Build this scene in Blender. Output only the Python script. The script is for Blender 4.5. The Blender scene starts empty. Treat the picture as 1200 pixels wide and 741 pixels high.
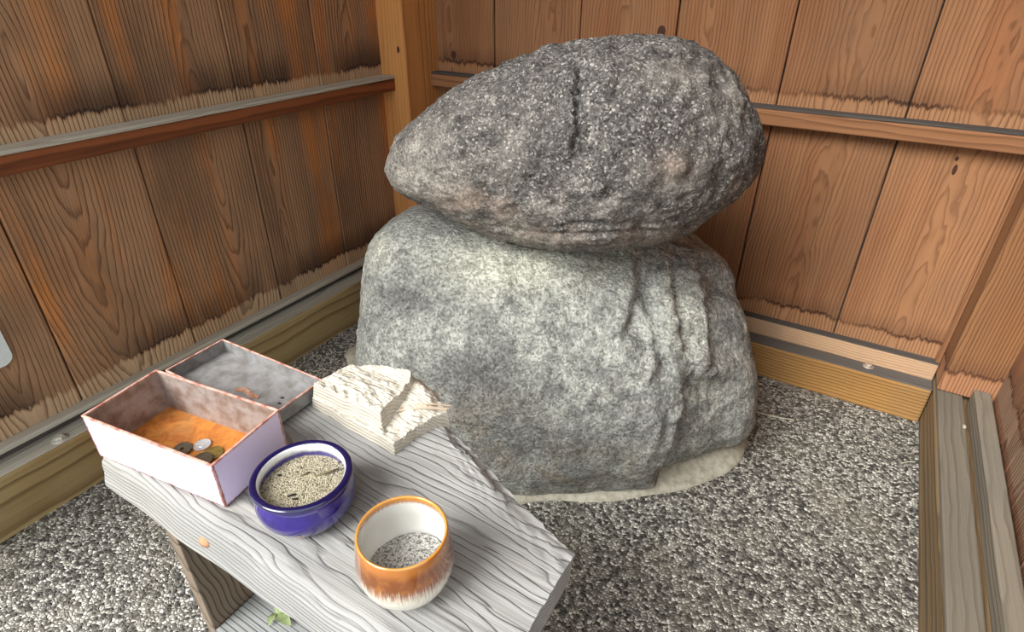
import bpy, bmesh, math, random
import numpy as np
from mathutils import Vector, Matrix, noise
from mathutils.bvhtree import BVHTree

random.seed(7)
scene = bpy.context.scene
COL = scene.collection

# ------------------------------------------------------------------ camera
F_PX, CX, CY = 690.0, 600.0, 370.5
th, ps, rl = math.radians(30.4), math.radians(30.7), math.radians(0.5)
FW = Vector((-math.sin(ps) * math.cos(th), math.cos(ps) * math.cos(th), -math.sin(th)))
RT0 = Vector((math.cos(ps), math.sin(ps), 0))
UP0 = RT0.cross(FW)
RT = RT0 * math.cos(rl) + UP0 * math.sin(rl)
UP = -RT0 * math.sin(rl) + UP0 * math.cos(rl)
CAM = Vector((0, 0, 1.0))
cd = bpy.data.cameras.new('camera')
cam = bpy.data.objects.new('camera', cd)
COL.objects.link(cam)
cd.sensor_width = 36.0
cd.lens = 36.0 * F_PX / 1200.0
cd.clip_start = 0.02
m = Matrix((RT, UP, -FW)).transposed().to_4x4()
m.translation = CAM
cam.matrix_world = m
scene.camera = cam

# ------------------------------------------------------------------ world, light, exposure
world = bpy.data.worlds.new('overcast_sky')
scene.world = world
world.use_nodes = True
bg = world.node_tree.nodes['Background']
bg.inputs[0].default_value = (0.93, 0.97, 1.0, 1)
bg.inputs[1].default_value = 1.0
sd = bpy.data.lights.new('hazy_sun', 'SUN')
sun = bpy.data.objects.new('hazy_sun', sd)
COL.objects.link(sun)
sd.energy = 3.9
sd.angle = math.radians(38)
sd.color = (1.0, 0.985, 0.96)
sun.rotation_euler = Vector((-0.45, -1.0, 0.95)).to_track_quat('Z', 'Y').to_euler()
scene.view_settings.view_transform = 'Standard'
scene.view_settings.look = 'None'
scene.view_settings.gamma = 1.0
scene.view_settings.use_curve_mapping = False
scene.view_settings.exposure = 0.62

# ------------------------------------------------------------------ helpers
def lin(r, g, b):
    def c(v):
        v /= 255.0
        return v / 12.92 if v <= 0.04045 else ((v + 0.055) / 1.055) ** 2.4
    return (c(r), c(g), c(b), 1.0)


class NT:
    """small node-graph writer"""
    def __init__(self, name):
        self.mat = bpy.data.materials.new(name)
        self.mat.use_nodes = True
        self.t = self.mat.node_tree
        self.bsdf = self.t.nodes['Principled BSDF']
        self.out = self.t.nodes['Material Output']

    def put(self, sock, v):
        if v is None:
            return
        if isinstance(v, bpy.types.NodeSocket):
            self.t.links.new(v, sock)
        elif isinstance(v, bpy.types.Node):
            self.t.links.new(v.outputs[0], sock)
        else:
            sock.default_value = v

    def node(self, typ, ins=None, **props):
        n = self.t.nodes.new(typ)
        for k, v in props.items():
            setattr(n, k, v)
        for k, v in (ins or {}).items():
            self.put(n.inputs[k], v)
        return n

    def math(self, op, a, b=None, c=None, clamp=False):
        n = self.node('ShaderNodeMath', operation=op, use_clamp=clamp)
        self.put(n.inputs[0], a)
        self.put(n.inputs[1], b)
        self.put(n.inputs[2], c)
        return n.outputs[0]

    def mix(self, f, a, b, blend='MIX'):
        n = self.node('ShaderNodeMix', data_type='RGBA', blend_type=blend)
        self.put(n.inputs[0], f)
        self.put(n.inputs[6], a)
        self.put(n.inputs[7], b)
        return n.outputs[2]

    def ramp(self, f, stops, interp='LINEAR'):
        n = self.node('ShaderNodeValToRGB')
        n.color_ramp.interpolation = interp
        el = n.color_ramp.elements
        while len(el) < len(stops):
            el.new(0.5)
        for e, (p, c) in zip(el, stops):
            e.position = p
            e.color = c if isinstance(c, tuple) else (c, c, c, 1)
        self.put(n.inputs[0], f)
        return n.outputs[0]

    def rng(self, f, a, b, c=0.0, d=1.0, smooth=True):
        n = self.node('ShaderNodeMapRange', interpolation_type='SMOOTHSTEP' if smooth else 'LINEAR')
        for i, v in enumerate((f, a, b, c, d)):
            self.put(n.inputs[i], v)
        return n.outputs[0]

    def comb(self, x, y, z):
        n = self.node('ShaderNodeCombineXYZ')
        for i, v in enumerate((x, y, z)):
            self.put(n.inputs[i], v)
        return n.outputs[0]

    def noise(self, vec, scale, detail=3.0, rough=0.55, dist=0.0):
        n = self.node('ShaderNodeTexNoise')
        self.put(n.inputs['Vector'], vec)
        self.put(n.inputs['Scale'], scale)
        self.put(n.inputs['Detail'], detail)
        self.put(n.inputs['Roughness'], rough)
        self.put(n.inputs['Distortion'], dist)
        return n.outputs[0]

    def voro(self, vec, scale, feature='F1'):
        n = self.node('ShaderNodeTexVoronoi', feature=feature)
        self.put(n.inputs['Vector'], vec)
        self.put(n.inputs['Scale'], scale)
        return n

    def bump(self, h, strength=0.5, dist=0.01, normal=None):
        n = self.node('ShaderNodeBump')
        self.put(n.inputs['Height'], h)
        n.inputs['Strength'].default_value = strength
        n.inputs['Distance'].default_value = dist
        if normal is not None:
            self.put(n.inputs['Normal'], normal)
        return n.outputs[0]

    def finish(self, color, rough=0.8, normal=None, metal=0.0, coat=0.0, spec=0.4):
        b = self.bsdf
        self.put(b.inputs['Base Color'], color)
        self.put(b.inputs['Roughness'], rough)
        self.put(b.inputs['Metallic'], metal)
        self.put(b.inputs['Coat Weight'], coat)
        b.inputs['Coat Roughness'].default_value = 0.04
        self.put(b.inputs['Specular IOR Level'], spec)
        if normal is not None:
            self.put(b.inputs['Normal'], normal)
        return self.mat


def wood(name, light, dark, tint=None, tint_amt=0.0, freq=120.0, axis='Z', relief=0.5, stain=(), stain_col=None,
         bleach=None, rough=0.82, contrast=0.75, var=0.25, grey=None, grey_amt=0.0, core=0.012, wave=1.0, slope=1.0, soot=0.45, blot=0.9, side=0.0):
    """flat-sawn timber: rings of a log cut at a shallow angle, fibres, optional tide marks at world heights"""
    N = NT(name)
    tc = N.node('ShaderNodeTexCoord')
    sep = N.node('ShaderNodeSeparateXYZ', {0: tc.outputs['Object']})
    o = {'Z': (0, 1, 2), 'X': (1, 2, 0), 'Y': (0, 2, 1)}[axis]
    a, d, l = (sep.outputs[i] for i in o)
    rnd = N.node('ShaderNodeObjectInfo').outputs['Random']
    r50 = N.math('MULTIPLY', rnd, 53.0)
    off = N.math('FRACT', N.math('MULTIPLY', rnd, 7.31))
    low = N.comb(N.math('MULTIPLY_ADD', a, 3.0, r50), N.math('MULTIPLY', d, 3.0), N.math('MULTIPLY_ADD', l, 1.3, r50))
    w1 = N.math('SUBTRACT', N.noise(low, 1.6, 2.0), 0.5)
    low2 = N.comb(N.math('MULTIPLY_ADD', a, 9.0, r50), r50, N.math('MULTIPLY_ADD', l, 2.6, 4.0))
    w2 = N.math('SUBTRACT', N.noise(low2, 1.4, 3.0), 0.5)
    ax = N.math('ADD', side, N.math('ADD', N.math('MULTIPLY_ADD', N.math('SUBTRACT', off, 0.5), 0.16, a), N.math('MULTIPLY', w1, 0.03 * wave)))
    dp = N.math('ADD', N.math('ADD', d, N.math('MULTIPLY_ADD', l, N.math('MULTIPLY_ADD', rnd, 0.10 * slope, 0.02 * slope), core)),
                N.math('ADD', N.math('MULTIPLY', w2, 0.07 * wave), N.math('MULTIPLY', off, 0.05)))
    r = N.math('SQRT', N.math('ADD', N.math('MULTIPLY', ax, ax), N.math('MULTIPLY', dp, dp)))
    fibv = N.comb(N.math('MULTIPLY_ADD', a, 900.0, r50), N.math('MULTIPLY', d, 300.0), N.math('MULTIPLY', l, 9.0))
    fib = N.noise(fibv, 0.35, 3.0, 0.6)
    ph = N.math('FRACT', N.math('ADD', N.math('MULTIPLY', r, freq), N.math('MULTIPLY', fib, 0.25)))
    tri = N.ramp(ph, [(0.0, 0.0), (0.55, 0.25), (0.86, 1.0), (0.97, 0.15), (1.0, 0.0)])
    med = N.noise(N.comb(N.math('MULTIPLY_ADD', a, 34.0, r50), N.math('MULTIPLY', d, 12.0), N.math('MULTIPLY', l, 1.6)), 1.0, 4.0, 0.6)
    f = N.math('ADD', N.math('MULTIPLY', tri, contrast), N.math('MULTIPLY', N.math('SUBTRACT', fib, 0.5), 0.5), clamp=True)
    f = N.math('ADD', f, N.math('MULTIPLY', N.math('SUBTRACT', med, 0.5), blot), clamp=True)
    col = N.mix(f, light, dark)
    if tint is not None:
        tn = N.rng(N.noise(N.comb(N.math('MULTIPLY_ADD', a, 9.0, r50), d, N.math('MULTIPLY', l, 1.4)), 1.0, 3.0), 0.48, 0.68)
        col = N.mix(N.math('MULTIPLY', tn, tint_amt), col, N.mix(f, tint, dark))
    if grey is not None:
        gn = N.rng(N.noise(N.comb(N.math('MULTIPLY_ADD', a, 5.0, r50), d, N.math('MULTIPLY', l, 3.4)), 1.0, 4.0), 0.42, 0.66)
        col = N.mix(N.math('MULTIPLY', gn, grey_amt), col, grey)
    bri = N.math('MULTIPLY_ADD', N.math('SUBTRACT', N.math('FRACT', N.math('MULTIPLY', rnd, 13.7)), 0.5), var * 2, 1.0)
    col = N.mix(1.0, col, N.comb(bri, bri, bri), 'MULTIPLY')
    if stain:
        pos = N.node('ShaderNodeNewGeometry').outputs['Position']
        ps_ = N.node('ShaderNodeSeparateXYZ', {0: pos})
        pz = ps_.outputs[2]
        hx = N.math('ADD', ps_.outputs[0], ps_.outputs[1])
        jag = N.noise(N.comb(N.math('MULTIPLY', hx, 80.0), 0.0, N.math('MULTIPLY', pz, 4.0)), 1.0, 3.0, 0.75)
        swl = N.noise(N.comb(N.math('MULTIPLY', hx, 9.0), 3.0, 0.0), 1.0, 2.0)
        for z0, hgt in stain:
            lim = N.math('ADD', z0, N.math('ADD', N.math('MULTIPLY', N.math('SUBTRACT', swl, 0.3), hgt * 1.6),
                                           N.math('MULTIPLY', N.math('SUBTRACT', jag, 0.5), 0.05)))
            e = N.math('SUBTRACT', pz, lim)
            inb = N.rng(pz, z0 - 0.05, z0 - 0.045)                      # only above the ledge
            line = N.math('MULTIPLY', N.rng(e, -0.006, 0.0), N.math('MAXIMUM', N.rng(e, 0.010, 0.003), N.rng(e, 0.06 + 0.10 * (soot - 0.45), 0.0, 0.0, soot)))
            amt = N.rng(N.noise(N.comb(N.math('MULTIPLY', hx, 5.0), 9.0, z0 * 7), 1.0, 2.0), 0.34, 0.58)
            line = N.math('MULTIPLY', N.math('MULTIPLY', line, inb), N.math('MULTIPLY_ADD', amt, 0.8, 0.1))
            bl = N.math('MULTIPLY', N.math('MULTIPLY', N.rng(e, 0.0, -0.012), inb), 0.62)
            if bleach is not None:
                col = N.mix(bl, col, N.mix(N.math('MULTIPLY', tri, 0.7), bleach, dark))
            col = N.mix(line, col, stain_col)
    h = N.math('ADD', N.math('MULTIPLY', tri, 0.8), N.math('MULTIPLY', fib, 0.5))
    nrm = N.bump(h, relief, 0.004)
    return N.finish(col, rough, nrm, spec=0.25)


def link(name, mesh, mat=None, parent=None, loc=None, rot=None):
    o = bpy.data.objects.new(name, mesh)
    COL.objects.link(o)
    if mat is not None:
        for mm in (mat if isinstance(mat, (list, tuple)) else [mat]):
            if mm.name not in [x.name for x in mesh.materials]:
                mesh.materials.append(mm)
    if parent is not None:
        o.parent = parent
    if loc is not None:
        o.location = loc
    if rot is not None:
        o.rotation_euler = rot
    return o


def tag(o, label=None, cat=None, group=None, kind=None):
    for k, v in (('label', label), ('category', cat), ('group', group), ('kind', kind)):
        if v:
            o[k] = v
    return o


def empty(name, loc=(0, 0, 0), rz=0.0):
    o = bpy.data.objects.new(name, None)
    COL.objects.link(o)
    o.location = loc
    o.rotation_euler = (0, 0, rz)
    o.empty_display_size = 0.05
    return o


def pymesh(name, verts, faces, smooth=False):
    me = bpy.data.meshes.new(name)
    me.from_pydata([tuple(v) for v in verts], [], [tuple(f) for f in faces])
    me.update()
    if smooth:
        me.polygons.foreach_set('use_smooth', [True] * len(me.polygons))
    return me


def prism(name, prof, z0, z1):
    """closed profile in x,y extruded along z"""
    n = len(prof)
    v = [(x, y, z0) for x, y in prof] + [(x, y, z1) for x, y in prof]
    f = [(i, (i + 1) % n, n + (i + 1) % n, n + i) for i in range(n)]
    f += [tuple(range(n - 1, -1, -1)), tuple(range(n, 2 * n))]
    me = pymesh(name, v, f)
    bm = bmesh.new()
    bm.from_mesh(me)
    bmesh.ops.recalc_face_normals(bm, faces=bm.faces)
    bm.to_mesh(me)
    bm.free()
    return me


def boxmesh(name, sx, sy, sz, bev=0.002, seg=2):
    bm = bmesh.new()
    bmesh.ops.create_cube(bm, size=1.0)
    bmesh.ops.scale(bm, vec=(sx, sy, sz), verts=bm.verts)
    if bev > 0:
        bmesh.ops.bevel(bm, geom=list(bm.edges), offset=bev, segments=seg, affect='EDGES', profile=0.5)
    me = bpy.data.meshes.new(name)
    bm.to_mesh(me)
    bm.free()
    me.polygons.foreach_set('use_smooth', [False] * len(me.polygons))
    return me


def timber(name, mat, parent, x, y, z, along, bev=0.003, wobble=0.0):
    """rectangular timber given by its x, y, z ranges in world; the mesh keeps its length on local z"""
    s = {'x': x[1] - x[0], 'y': y[1] - y[0], 'z': z[1] - z[0]}
    c = ((x[0] + x[1]) / 2, (y[0] + y[1]) / 2, (z[0] + z[1]) / 2)
    if along == 'x':
        dims, R = (s['y'], s['z'], s['x']), Matrix(((0, 0, 1), (1, 0, 0), (0, 1, 0)))
    elif along == 'y':
        dims, R = (s['x'], s['z'], s['y']), Matrix(((1, 0, 0), (0, 0, 1), (0, 1, 0)))
    else:
        dims, R = (s['x'], s['y'], s['z']), Matrix.Identity(3)
    if R.determinant() < 0:
        R = Matrix(((-1, 0, 0), (0, 0, 1), (0, 1, 0)))
    o = link(name, boxmesh(name, *dims, bev=bev), mat, parent)
    mw = R.to_4x4()
    mw.translation = c
    o.matrix_local = mw
    return o


def lathe(name, prof, seg=64, mats=None):
    """profile list of (r, z[, material index]); closed at axis where r == 0"""
    v, f, mi = [], [], []
    rings = []
    for p in prof:
        if p[0] < 1e-6:
            rings.append([len(v)])
            v.append((0, 0, p[1]))
        else:
            rings.append(list(range(len(v), len(v) + seg)))
            for k in range(seg):
                a = 2 * math.pi * k / seg
                v.append((p[0] * math.cos(a), p[0] * math.sin(a), p[1]))
    for i in range(len(prof) - 1):
        A, B = rings[i], rings[i + 1]
        for k in range(seg):
            k2 = (k + 1) % seg
            if len(A) == 1 and len(B) == 1:
                continue
            if len(A) == 1:
                f.append((A[0], B[k2], B[k]))
            elif len(B) == 1:
                f.append((A[k], A[k2], B[0]))
            else:
                f.append((A[k], A[k2], B[k2], B[k]))
            mi.append(prof[i][2] if len(prof[i]) > 2 else 0)
    me = pymesh(name, v, f, True)
    me.polygons.foreach_set('material_index', mi)
    return me


def smooth_prof(pts, n=6):
    """Catmull-Rom through (r, z, mat) points"""
    out = []
    P = [pts[0]] + list(pts) + [pts[-1]]
    for i in range(1, len(P) - 2):
        p0, p1, p2, p3 = P[i - 1], P[i], P[i + 1], P[i + 2]
        for k in range(n):
            t = k / n
            q = []
            for j in (0, 1):
                q.append(0.5 * (2 * p1[j] + (p2[j] - p0[j]) * t + (2 * p0[j] - 5 * p1[j] + 4 * p2[j] - p3[j]) * t * t
                                + (3 * p1[j] - p0[j] - 3 * p2[j] + p3[j]) * t ** 3))
            out.append((max(q[0], 0.0), q[1], p1[2]))
    out.append(pts[-1])
    return out


def project(P):
    v = P - CAM
    d = v.dot(FW)
    return CX + F_PX * v.dot(RT) / d, CY - F_PX * v.dot(UP) / d


def pixel_ray(x, y):
    return RT * ((x - CX) / F_PX) + UP * ((CY - y) / F_PX) + FW


def sstep(a, b, x):
    if a == b:
        return 1.0 if x > a else 0.0
    t = max(0.0, min(1.0, (x - a) / (b - a)))
    return t * t * (3 - 2 * t)


def interp(xs, ys, x):
    return float(np.interp(x, xs, ys))


# ------------------------------------------------------------------ materials of the setting
M = {}
STL = [(0.205, 0.03), (0.745, 0.022)]
STB = [(0.185, 0.035), (0.745, 0.02)]
M['plank_left'] = wood('weathered_brown_cedar', lin(174, 134, 100), lin(104, 74, 54), lin(220, 136, 62), 0.75, 118,
                       stain=STL, stain_col=lin(44, 32, 28), bleach=lin(214, 186, 150), grey=lin(122, 96, 74), grey_amt=0.6,
                       wave=0.65, soot=0.8, relief=0.55, var=0.08)
M['plank_back'] = wood('warm_brown_cedar', lin(162, 116, 80), lin(98, 64, 42), lin(146, 92, 58), 0.5, 125,
                       stain=STB, stain_col=lin(62, 40, 30), bleach=lin(178, 134, 96), grey=lin(136, 104, 78), grey_amt=0.35,
                       relief=0.45, var=0.10, contrast=0.6)
M['plank_right'] = wood('dark_red_cedar', lin(150, 108, 80), lin(72, 48, 36), lin(168, 104, 60), 0.5, 110,
                        stain=[(0.2, 0.05)], stain_col=lin(60, 44, 36), bleach=lin(150, 130, 110), relief=0.6)
M['rail'] = wood('rail_cedar', lin(164, 116, 80), lin(108, 70, 46), None, 0, 150, wave=0.35, slope=0.08, relief=0.4, contrast=0.55)
M['rail_left'] = wood('red_brown_rail', lin(150, 88, 52), lin(84, 46, 28), lin(186, 100, 44), 0.5, 140, wave=0.35, slope=0.08, relief=0.4)
M['ledge_grey'] = wood('bleached_ledge_wood', lin(176, 172, 158), lin(120, 112, 98), None, 0, 150, wave=0.35, slope=0.08, relief=0.35, contrast=0.5)
M['ledge_dark'] = wood('dark_ledge_wood', lin(92, 88, 84), lin(60, 56, 54), None, 0, 150, wave=0.35, slope=0.08, relief=0.35, contrast=0.5)  # dark wood, also used to paint shade on the left batten's riser
M['post'] = wood('honey_cedar_post', lin(212, 150, 88), lin(160, 100, 56), None, 0, 95, wave=0.35, slope=0.08, relief=0.3, contrast=0.45, var=0.05)
M['post_right'] = wood('ruddy_cedar_post', lin(150, 106, 70), lin(98, 64, 42), lin(160, 108, 66), 0.4, 150, wave=0.35, slope=0.08, relief=0.5,
                       stain=[(0.17, 0.04)], stain_col=lin(84, 54, 40), bleach=lin(184, 132, 98))
M['beam_left'] = wood('bleached_sill_beam', lin(196, 172, 122), lin(120, 92, 56), lin(170, 124, 68), 0.6, 90, wave=0.35, slope=0.08, relief=0.4,
                      grey=lin(150, 140, 118), grey_amt=0.6)
M['beam_back'] = wood('yellow_sill_beam', lin(178, 134, 78), lin(122, 84, 44), lin(186, 142, 78), 0.5, 110, wave=0.35, slope=0.08, relief=0.4,
                      grey=lin(126, 110, 88), grey_amt=0.3)
M['batten_back'] = wood('pinkish_batten', lin(204, 168, 132), lin(150, 116, 90), None, 0, 150, wave=0.35, slope=0.08, relief=0.3, contrast=0.45,
                        grey=lin(120, 110, 100), grey_amt=0.4)
M['sill_right'] = wood('grey_door_sill', lin(122, 114, 100), lin(84, 75, 63), None, 0, 110, wave=0.35, slope=0.08, relief=0.35, contrast=0.5, var=0.12,
                       grey=lin(108, 103, 94), grey_amt=0.5)
M['sill_face'] = wood('brown_sill_face', lin(134, 112, 82), lin(86, 66, 46), lin(150, 116, 70), 0.5, 100, wave=0.35, slope=0.08, relief=0.35)
M['ceiling'] = wood('ceiling_boards', lin(150, 112, 78), lin(104, 72, 48), None, 0, 120, axis='Y')


def m_floor():
    N = NT('washed_gravel_floor')
    v = N.node('ShaderNodeTexCoord').outputs['Object']
    wv = N.node('ShaderNodeVectorMath', {0: v, 1: N.node('ShaderNodeVectorMath', {0: N.node('ShaderNodeTexNoise', {'Vector': v, 'Scale': 90.0}).outputs['Color'], 'Scale': 0.006}, operation='SCALE').outputs[0]}, operation='ADD').outputs[0]
    c = N.voro(wv, 160.0)
    g = N.node('ShaderNodeSeparateColor', {0: c.outputs['Color']})
    pick = N.ramp(g.outputs[0], [(0.0, lin(58, 57, 55)), (0.2, lin(104, 102, 97)), (0.4, lin(154, 151, 143)), (0.64, lin(198, 195, 184)),
                                 (0.86, lin(226, 224, 214))], 'CONSTANT')
    edge = N.voro(wv, 160.0, 'DISTANCE_TO_EDGE').outputs['Distance']
    col = N.mix(N.rng(edge, 0.0, 0.16), lin(92, 89, 82), pick)
    big = N.noise(v, 5.0, 4.0)
    col = N.mix(N.rng(big, 0.45, 0.75, 0.0, 0.28), col, lin(164, 157, 134))
    big2 = N.noise(v, 2.2, 3.0)
    k = N.rng(big2, 0.3, 0.7, 0.80, 1.02)
    col = N.mix(1.0, col, N.comb(k, k, k), 'MULTIPLY')
    h = N.math('ADD', N.math('MULTIPLY', N.rng(edge, 0.0, 0.35), 1.0), N.math('MULTIPLY', g.outputs[1], 0.5))
    return N.finish(col, 0.72, N.bump(h, 0.7, 0.003), spec=0.35)


M['floor'] = m_floor()


def m_plain(name, col, rough=0.6, metal=0.0, nscale=40.0, var=0.2, bump=0.15, coat=0.0, spec=0.4, col2=None):
    N = NT(name)
    v = N.node('ShaderNodeTexCoord').outputs['Object']
    n = N.noise(v, nscale, 4.0, 0.6)
    c2 = col2 or tuple(x * (1 - var * 2) for x in col[:3]) + (1,)
    return N.finish(N.mix(N.rng(n, 0.35, 0.7), col, c2), rough, N.bump(n, bump, 0.002), metal, coat, spec)


M['bolt'] = m_plain('galvanised_bolt', lin(214, 210, 196), 0.45, 0.3, 200)
M['rusty_bolt'] = m_plain('dull_bolt', lin(190, 176, 160), 0.5, 0.3, 200)
M['mortar'] = m_plain('pale_mortar', lin(196, 192, 174), 0.9, 0, 60, 0.12, 0.5, col2=lin(160, 155, 138))
M['paper'] = m_plain('white_card', lin(226, 234, 232), 0.7, 0, 30, 0.04, 0.05)

# ------------------------------------------------------------------ setting: floor, ceiling, walls
XL, YB, XR = -1.345, 1.625, 0.415          # wall planes
XPOST = 1.466


def floor():
    me = pymesh('floor', [(-6, -6, 0), (6, -6, 0), (6, 1.72, 0), (-6, 1.72, 0), (-6, -6, -0.1), (6, -6, -0.1), (6, 1.72, -0.1), (-6, 1.72, -0.1)],
                [(0, 1, 2, 3), (7, 6, 5, 4), (0, 4, 5, 1), (1, 5, 6, 2), (2, 6, 7, 3), (3, 7, 4, 0)])
    tag(link('floor', me, M['floor']), kind='structure')


floor()

H = 2.5
o = link('ceiling', boxmesh('ceiling', 2.2, 1.7, 0.04, 0.0), M['ceiling'], loc=(-0.45, 0.95, H + 0.02))  # unseen; height and depth set to let daylight reach the back
tag(o, kind='structure')


def plank_profile(w, t=0.016, c=0.0022):
    return [(-w / 2, 0), (-w / 2, t - c), (-w / 2 + c, t), (w / 2 - c, t), (w / 2, t - c), (w / 2, 0)]


def wall(name, mat, seams, normal):
    """backing board plus one plank object for each board between seams (positions along the wall)"""
    t = 0.016
    z0, z1 = 0.06, H
    lo, hi = seams[0], seams[-1]
    if normal == 'x+':
        b = boxmesh(name, 0.02, hi - lo, z1 - z0, 0.0)
        w = link(name, b, M['ledge_dark'], loc=(XL - t - 0.012, (lo + hi) / 2, (z0 + z1) / 2))
    elif normal == 'y-':
        b = boxmesh(name, hi - lo, 0.02, z1 - z0, 0.0)
        w = link(name, b, M['ledge_dark'], loc=((lo + hi) / 2, YB + t + 0.012, (z0 + z1) / 2))
    else:
        b = boxmesh(name, 0.02, hi - lo, z1 - z0, 0.0)
        w = link(name, b, M['ledge_dark'], loc=(XR + t + 0.012, (lo + hi) / 2, (z0 + z1) / 2))
    tag(w, kind='structure')
    for s0, s1 in zip(seams[:-1], seams[1:]):
        wd = s1 - s0 - 0.0035
        me = prism('plank', plank_profile(wd), z0 - (z0 + z1) / 2, z1 - (z0 + z1) / 2)
        p = link('plank', me, mat, w)
        c = (s0 + s1) / 2
        jit = random.uniform(-0.0012, 0.0012)
        if normal == 'x+':
            p.rotation_euler = (0, 0, -math.pi / 2)
            p.location = (0.012 + jit, c - (lo + hi) / 2, 0)
        elif normal == 'y-':
            p.rotation_euler = (0, 0, math.pi)
            p.location = (c - (lo + hi) / 2, -0.012 + jit, 0)
        else:
            p.rotation_euler = (0, 0, math.pi / 2)
            p.location = (-0.012 + jit, c - (lo + hi) / 2, 0)
    return w


wall('wall_left', M['plank_left'], [-0.15, 0.125, 0.40, 0.675, 0.95, 1.215, 1.475], 'x+')
wall('wall_back', M['plank_back'], [-1.27, -1.034, -0.757, -0.490, -0.218, 0.057, 0.330], 'y-')
wall('wall_right', M['plank_right'], [0.25, 0.50, 0.75, 1.00, 1.26, 1.53, 1.66], 'x-')

# knots in the back planks
M['knot'] = m_plain('knot_wood', lin(84, 52, 34), 0.8, 0, 120, 0.3, 0.4, col2=lin(46, 28, 20))
WB = bpy.data.objects['wall_back']
for x, z, sx, sz in ((-0.528, 0.868, 0.013, 0.018), (0.182, 0.624, 0.005, 0.014), (-1.185, 0.772, 0.012, 0.014), (0.178, 0.648, 0.004, 0.006)):
    k = link('knot', lathe('knot', [(1.0, 0.0), (0.8, 0.0012), (0.5, 0.0016), (0.0, 0.0018)], 18), M['knot'], WB)
    k.rotation_euler = (math.pi / 2, 0, 0)
    k.scale = (sx, sz, 1)
    k.location = (x - WB.location.x, YB - WB.location.y - 0.0002, z - WB.location.z)

# rails across the planks
tr = tag(timber('trim_1', M['rail_left'], None, (XL, -1.296), (-0.15, 1.468), (0.678, 0.713), 'y'), kind='structure')
tr = tag(timber('trim_2', M['ledge_grey'], None, (XL, -1.293), (-0.15, 1.468), (0.713, 0.721), 'y', 0.002), kind='structure')
tag(timber('trim_3', M['rail'], None, (-1.252, 0.305), (1.583, YB), (0.680, 0.716), 'x'), kind='structure')
tag(timber('trim_4', M['ledge_dark'], None, (-1.252, 0.305), (1.586, YB), (0.716, 0.722), 'x', 0.002), kind='structure')
tag(timber('edge_highlight_strip', M['rail'], None, (0.294, 0.305), (1.607, YB), (0.15, H), 'z', 0.003), kind='structure')  # added slim strip standing in for the highlight on the board edge

# corner posts
p = timber('corner_post', M['post'], None, (-1.38, -1.248), (XPOST, 1.64), (0.02, H), 'z', 0.004)
tag(p, 'honey coloured square post in the corner behind the boulders', 'post')
kn = link('knot', lathe('knot', smooth_prof([(0.0, 0.002, 0), (0.004, 0.0016, 0), (0.006, 0.0, 0)], 3), 16), m_plain('dark_knot', lin(58, 34, 22), 0.8), p)
kn.scale = (0.8, 1.6, 1)
kn.rotation_euler = (math.pi / 2, 0, 0)
kn.location = (0.042, -(1.64 - XPOST) / 2 - 0.0002, 0.795 - (0.02 + H) / 2)
p = timber('door_post', M['post_right'], None, (0.305, 0.425), (1.53, 1.66), (0.121, H), 'z', 0.004)
tag(p, 'ruddy wooden post standing on the grooved grey sill', 'post')

# sills
bl = tag(timber('baseboard_left', M['beam_left'], None, (-1.42, -1.28), (-0.15, 1.60), (-0.01, 0.135), 'y', 0.006), kind='structure')
iv = bl.matrix_world.copy()


def child_timber(parent, name, mat, x, y, z, along, bev=0.003):
    o = timber(name, mat, None, x, y, z, along, bev)
    mw = o.matrix_basis.copy()
    o.parent = parent
    o.matrix_local = parent.matrix_basis.inverted() @ mw
    return o


child_timber(bl, 'batten', M['ledge_grey'], (XL - 0.01, -1.320), (-0.15, 1.47), (0.156, 0.168), 'y', 0.003)
child_timber(bl, 'recess_shade_riser', M['ledge_dark'], (XL - 0.01, -1.336), (-0.15, 1.47), (0.1345, 0.156), 'y', 0.001)  # dark colour paints in the shade of the gap under the batten
child_timber(bl, 'beam_cap', M['ledge_grey'], (XL - 0.01, -1.284), (-0.15, 1.47), (0.1345, 0.1375), 'y', 0.001)


def bolt(parent, loc, mat, r=0.011):
    me = lathe('bolt', [(r * 1.25, 0.0), (r * 1.25, 0.0015), (r, 0.002), (r, 0.006), (r * 0.8, 0.008), (0, 0.0085)], 6)
    ws = lathe('washer', [(r * 1.5, 0.0), (r * 1.5, 0.0015), (0, 0.0015)], 20)
    o = link('bolt', me, mat)
    o.parent = parent
    o.matrix_local = parent.matrix_basis.inverted() @ Matrix.Translation(loc)
    me.polygons.foreach_set('use_smooth', [False] * len(me.polygons))
    w = link('washer', ws, mat, o)
    return o


bolt(bl, (-1.300, 0.320, 0.1375), M['bolt'])
bb = tag(timber('baseboard_back', M['beam_back'], None, (-1.28, 0.303), (1.55, 1.70), (-0.01, 0.100), 'x', 0.005), kind='structure')
child_timber(bb, 'batten', M['batten_back'], (-1.248, 0.303), (1.600, 1.64), (0.101, 0.150), 'x', 0.003)
child_timber(bb, 'batten_cap', M['ledge_dark'], (-1.248, 0.303), (1.598, 1.63), (0.150, 0.153), 'x', 0.001)
child_timber(bb, 'beam_cap', M['ledge_dark'], (-1.248, 0.303), (1.553, 1.600), (0.099, 0.1025), 'x', 0.001)
bolt(bb, (0.158, 1.585, 0.1025), M['rusty_bolt'], 0.009)
br = tag(timber('baseboard_right', M['sill_face'], None, (0.305, 0.44), (-0.3, 1.66), (-0.01, 0.105), 'y', 0.005), kind='structure')
child_timber(br, 'sill_tread', M['sill_right'], (0.307, 0.360), (-0.3, 1.64), (0.105, 0.120), 'y', 0.003)
child_timber(br, 'sill_strip', M['sill_right'], (0.372, 0.406), (-0.3, 1.529), (0.105, 0.150), 'y', 0.003)
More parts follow.
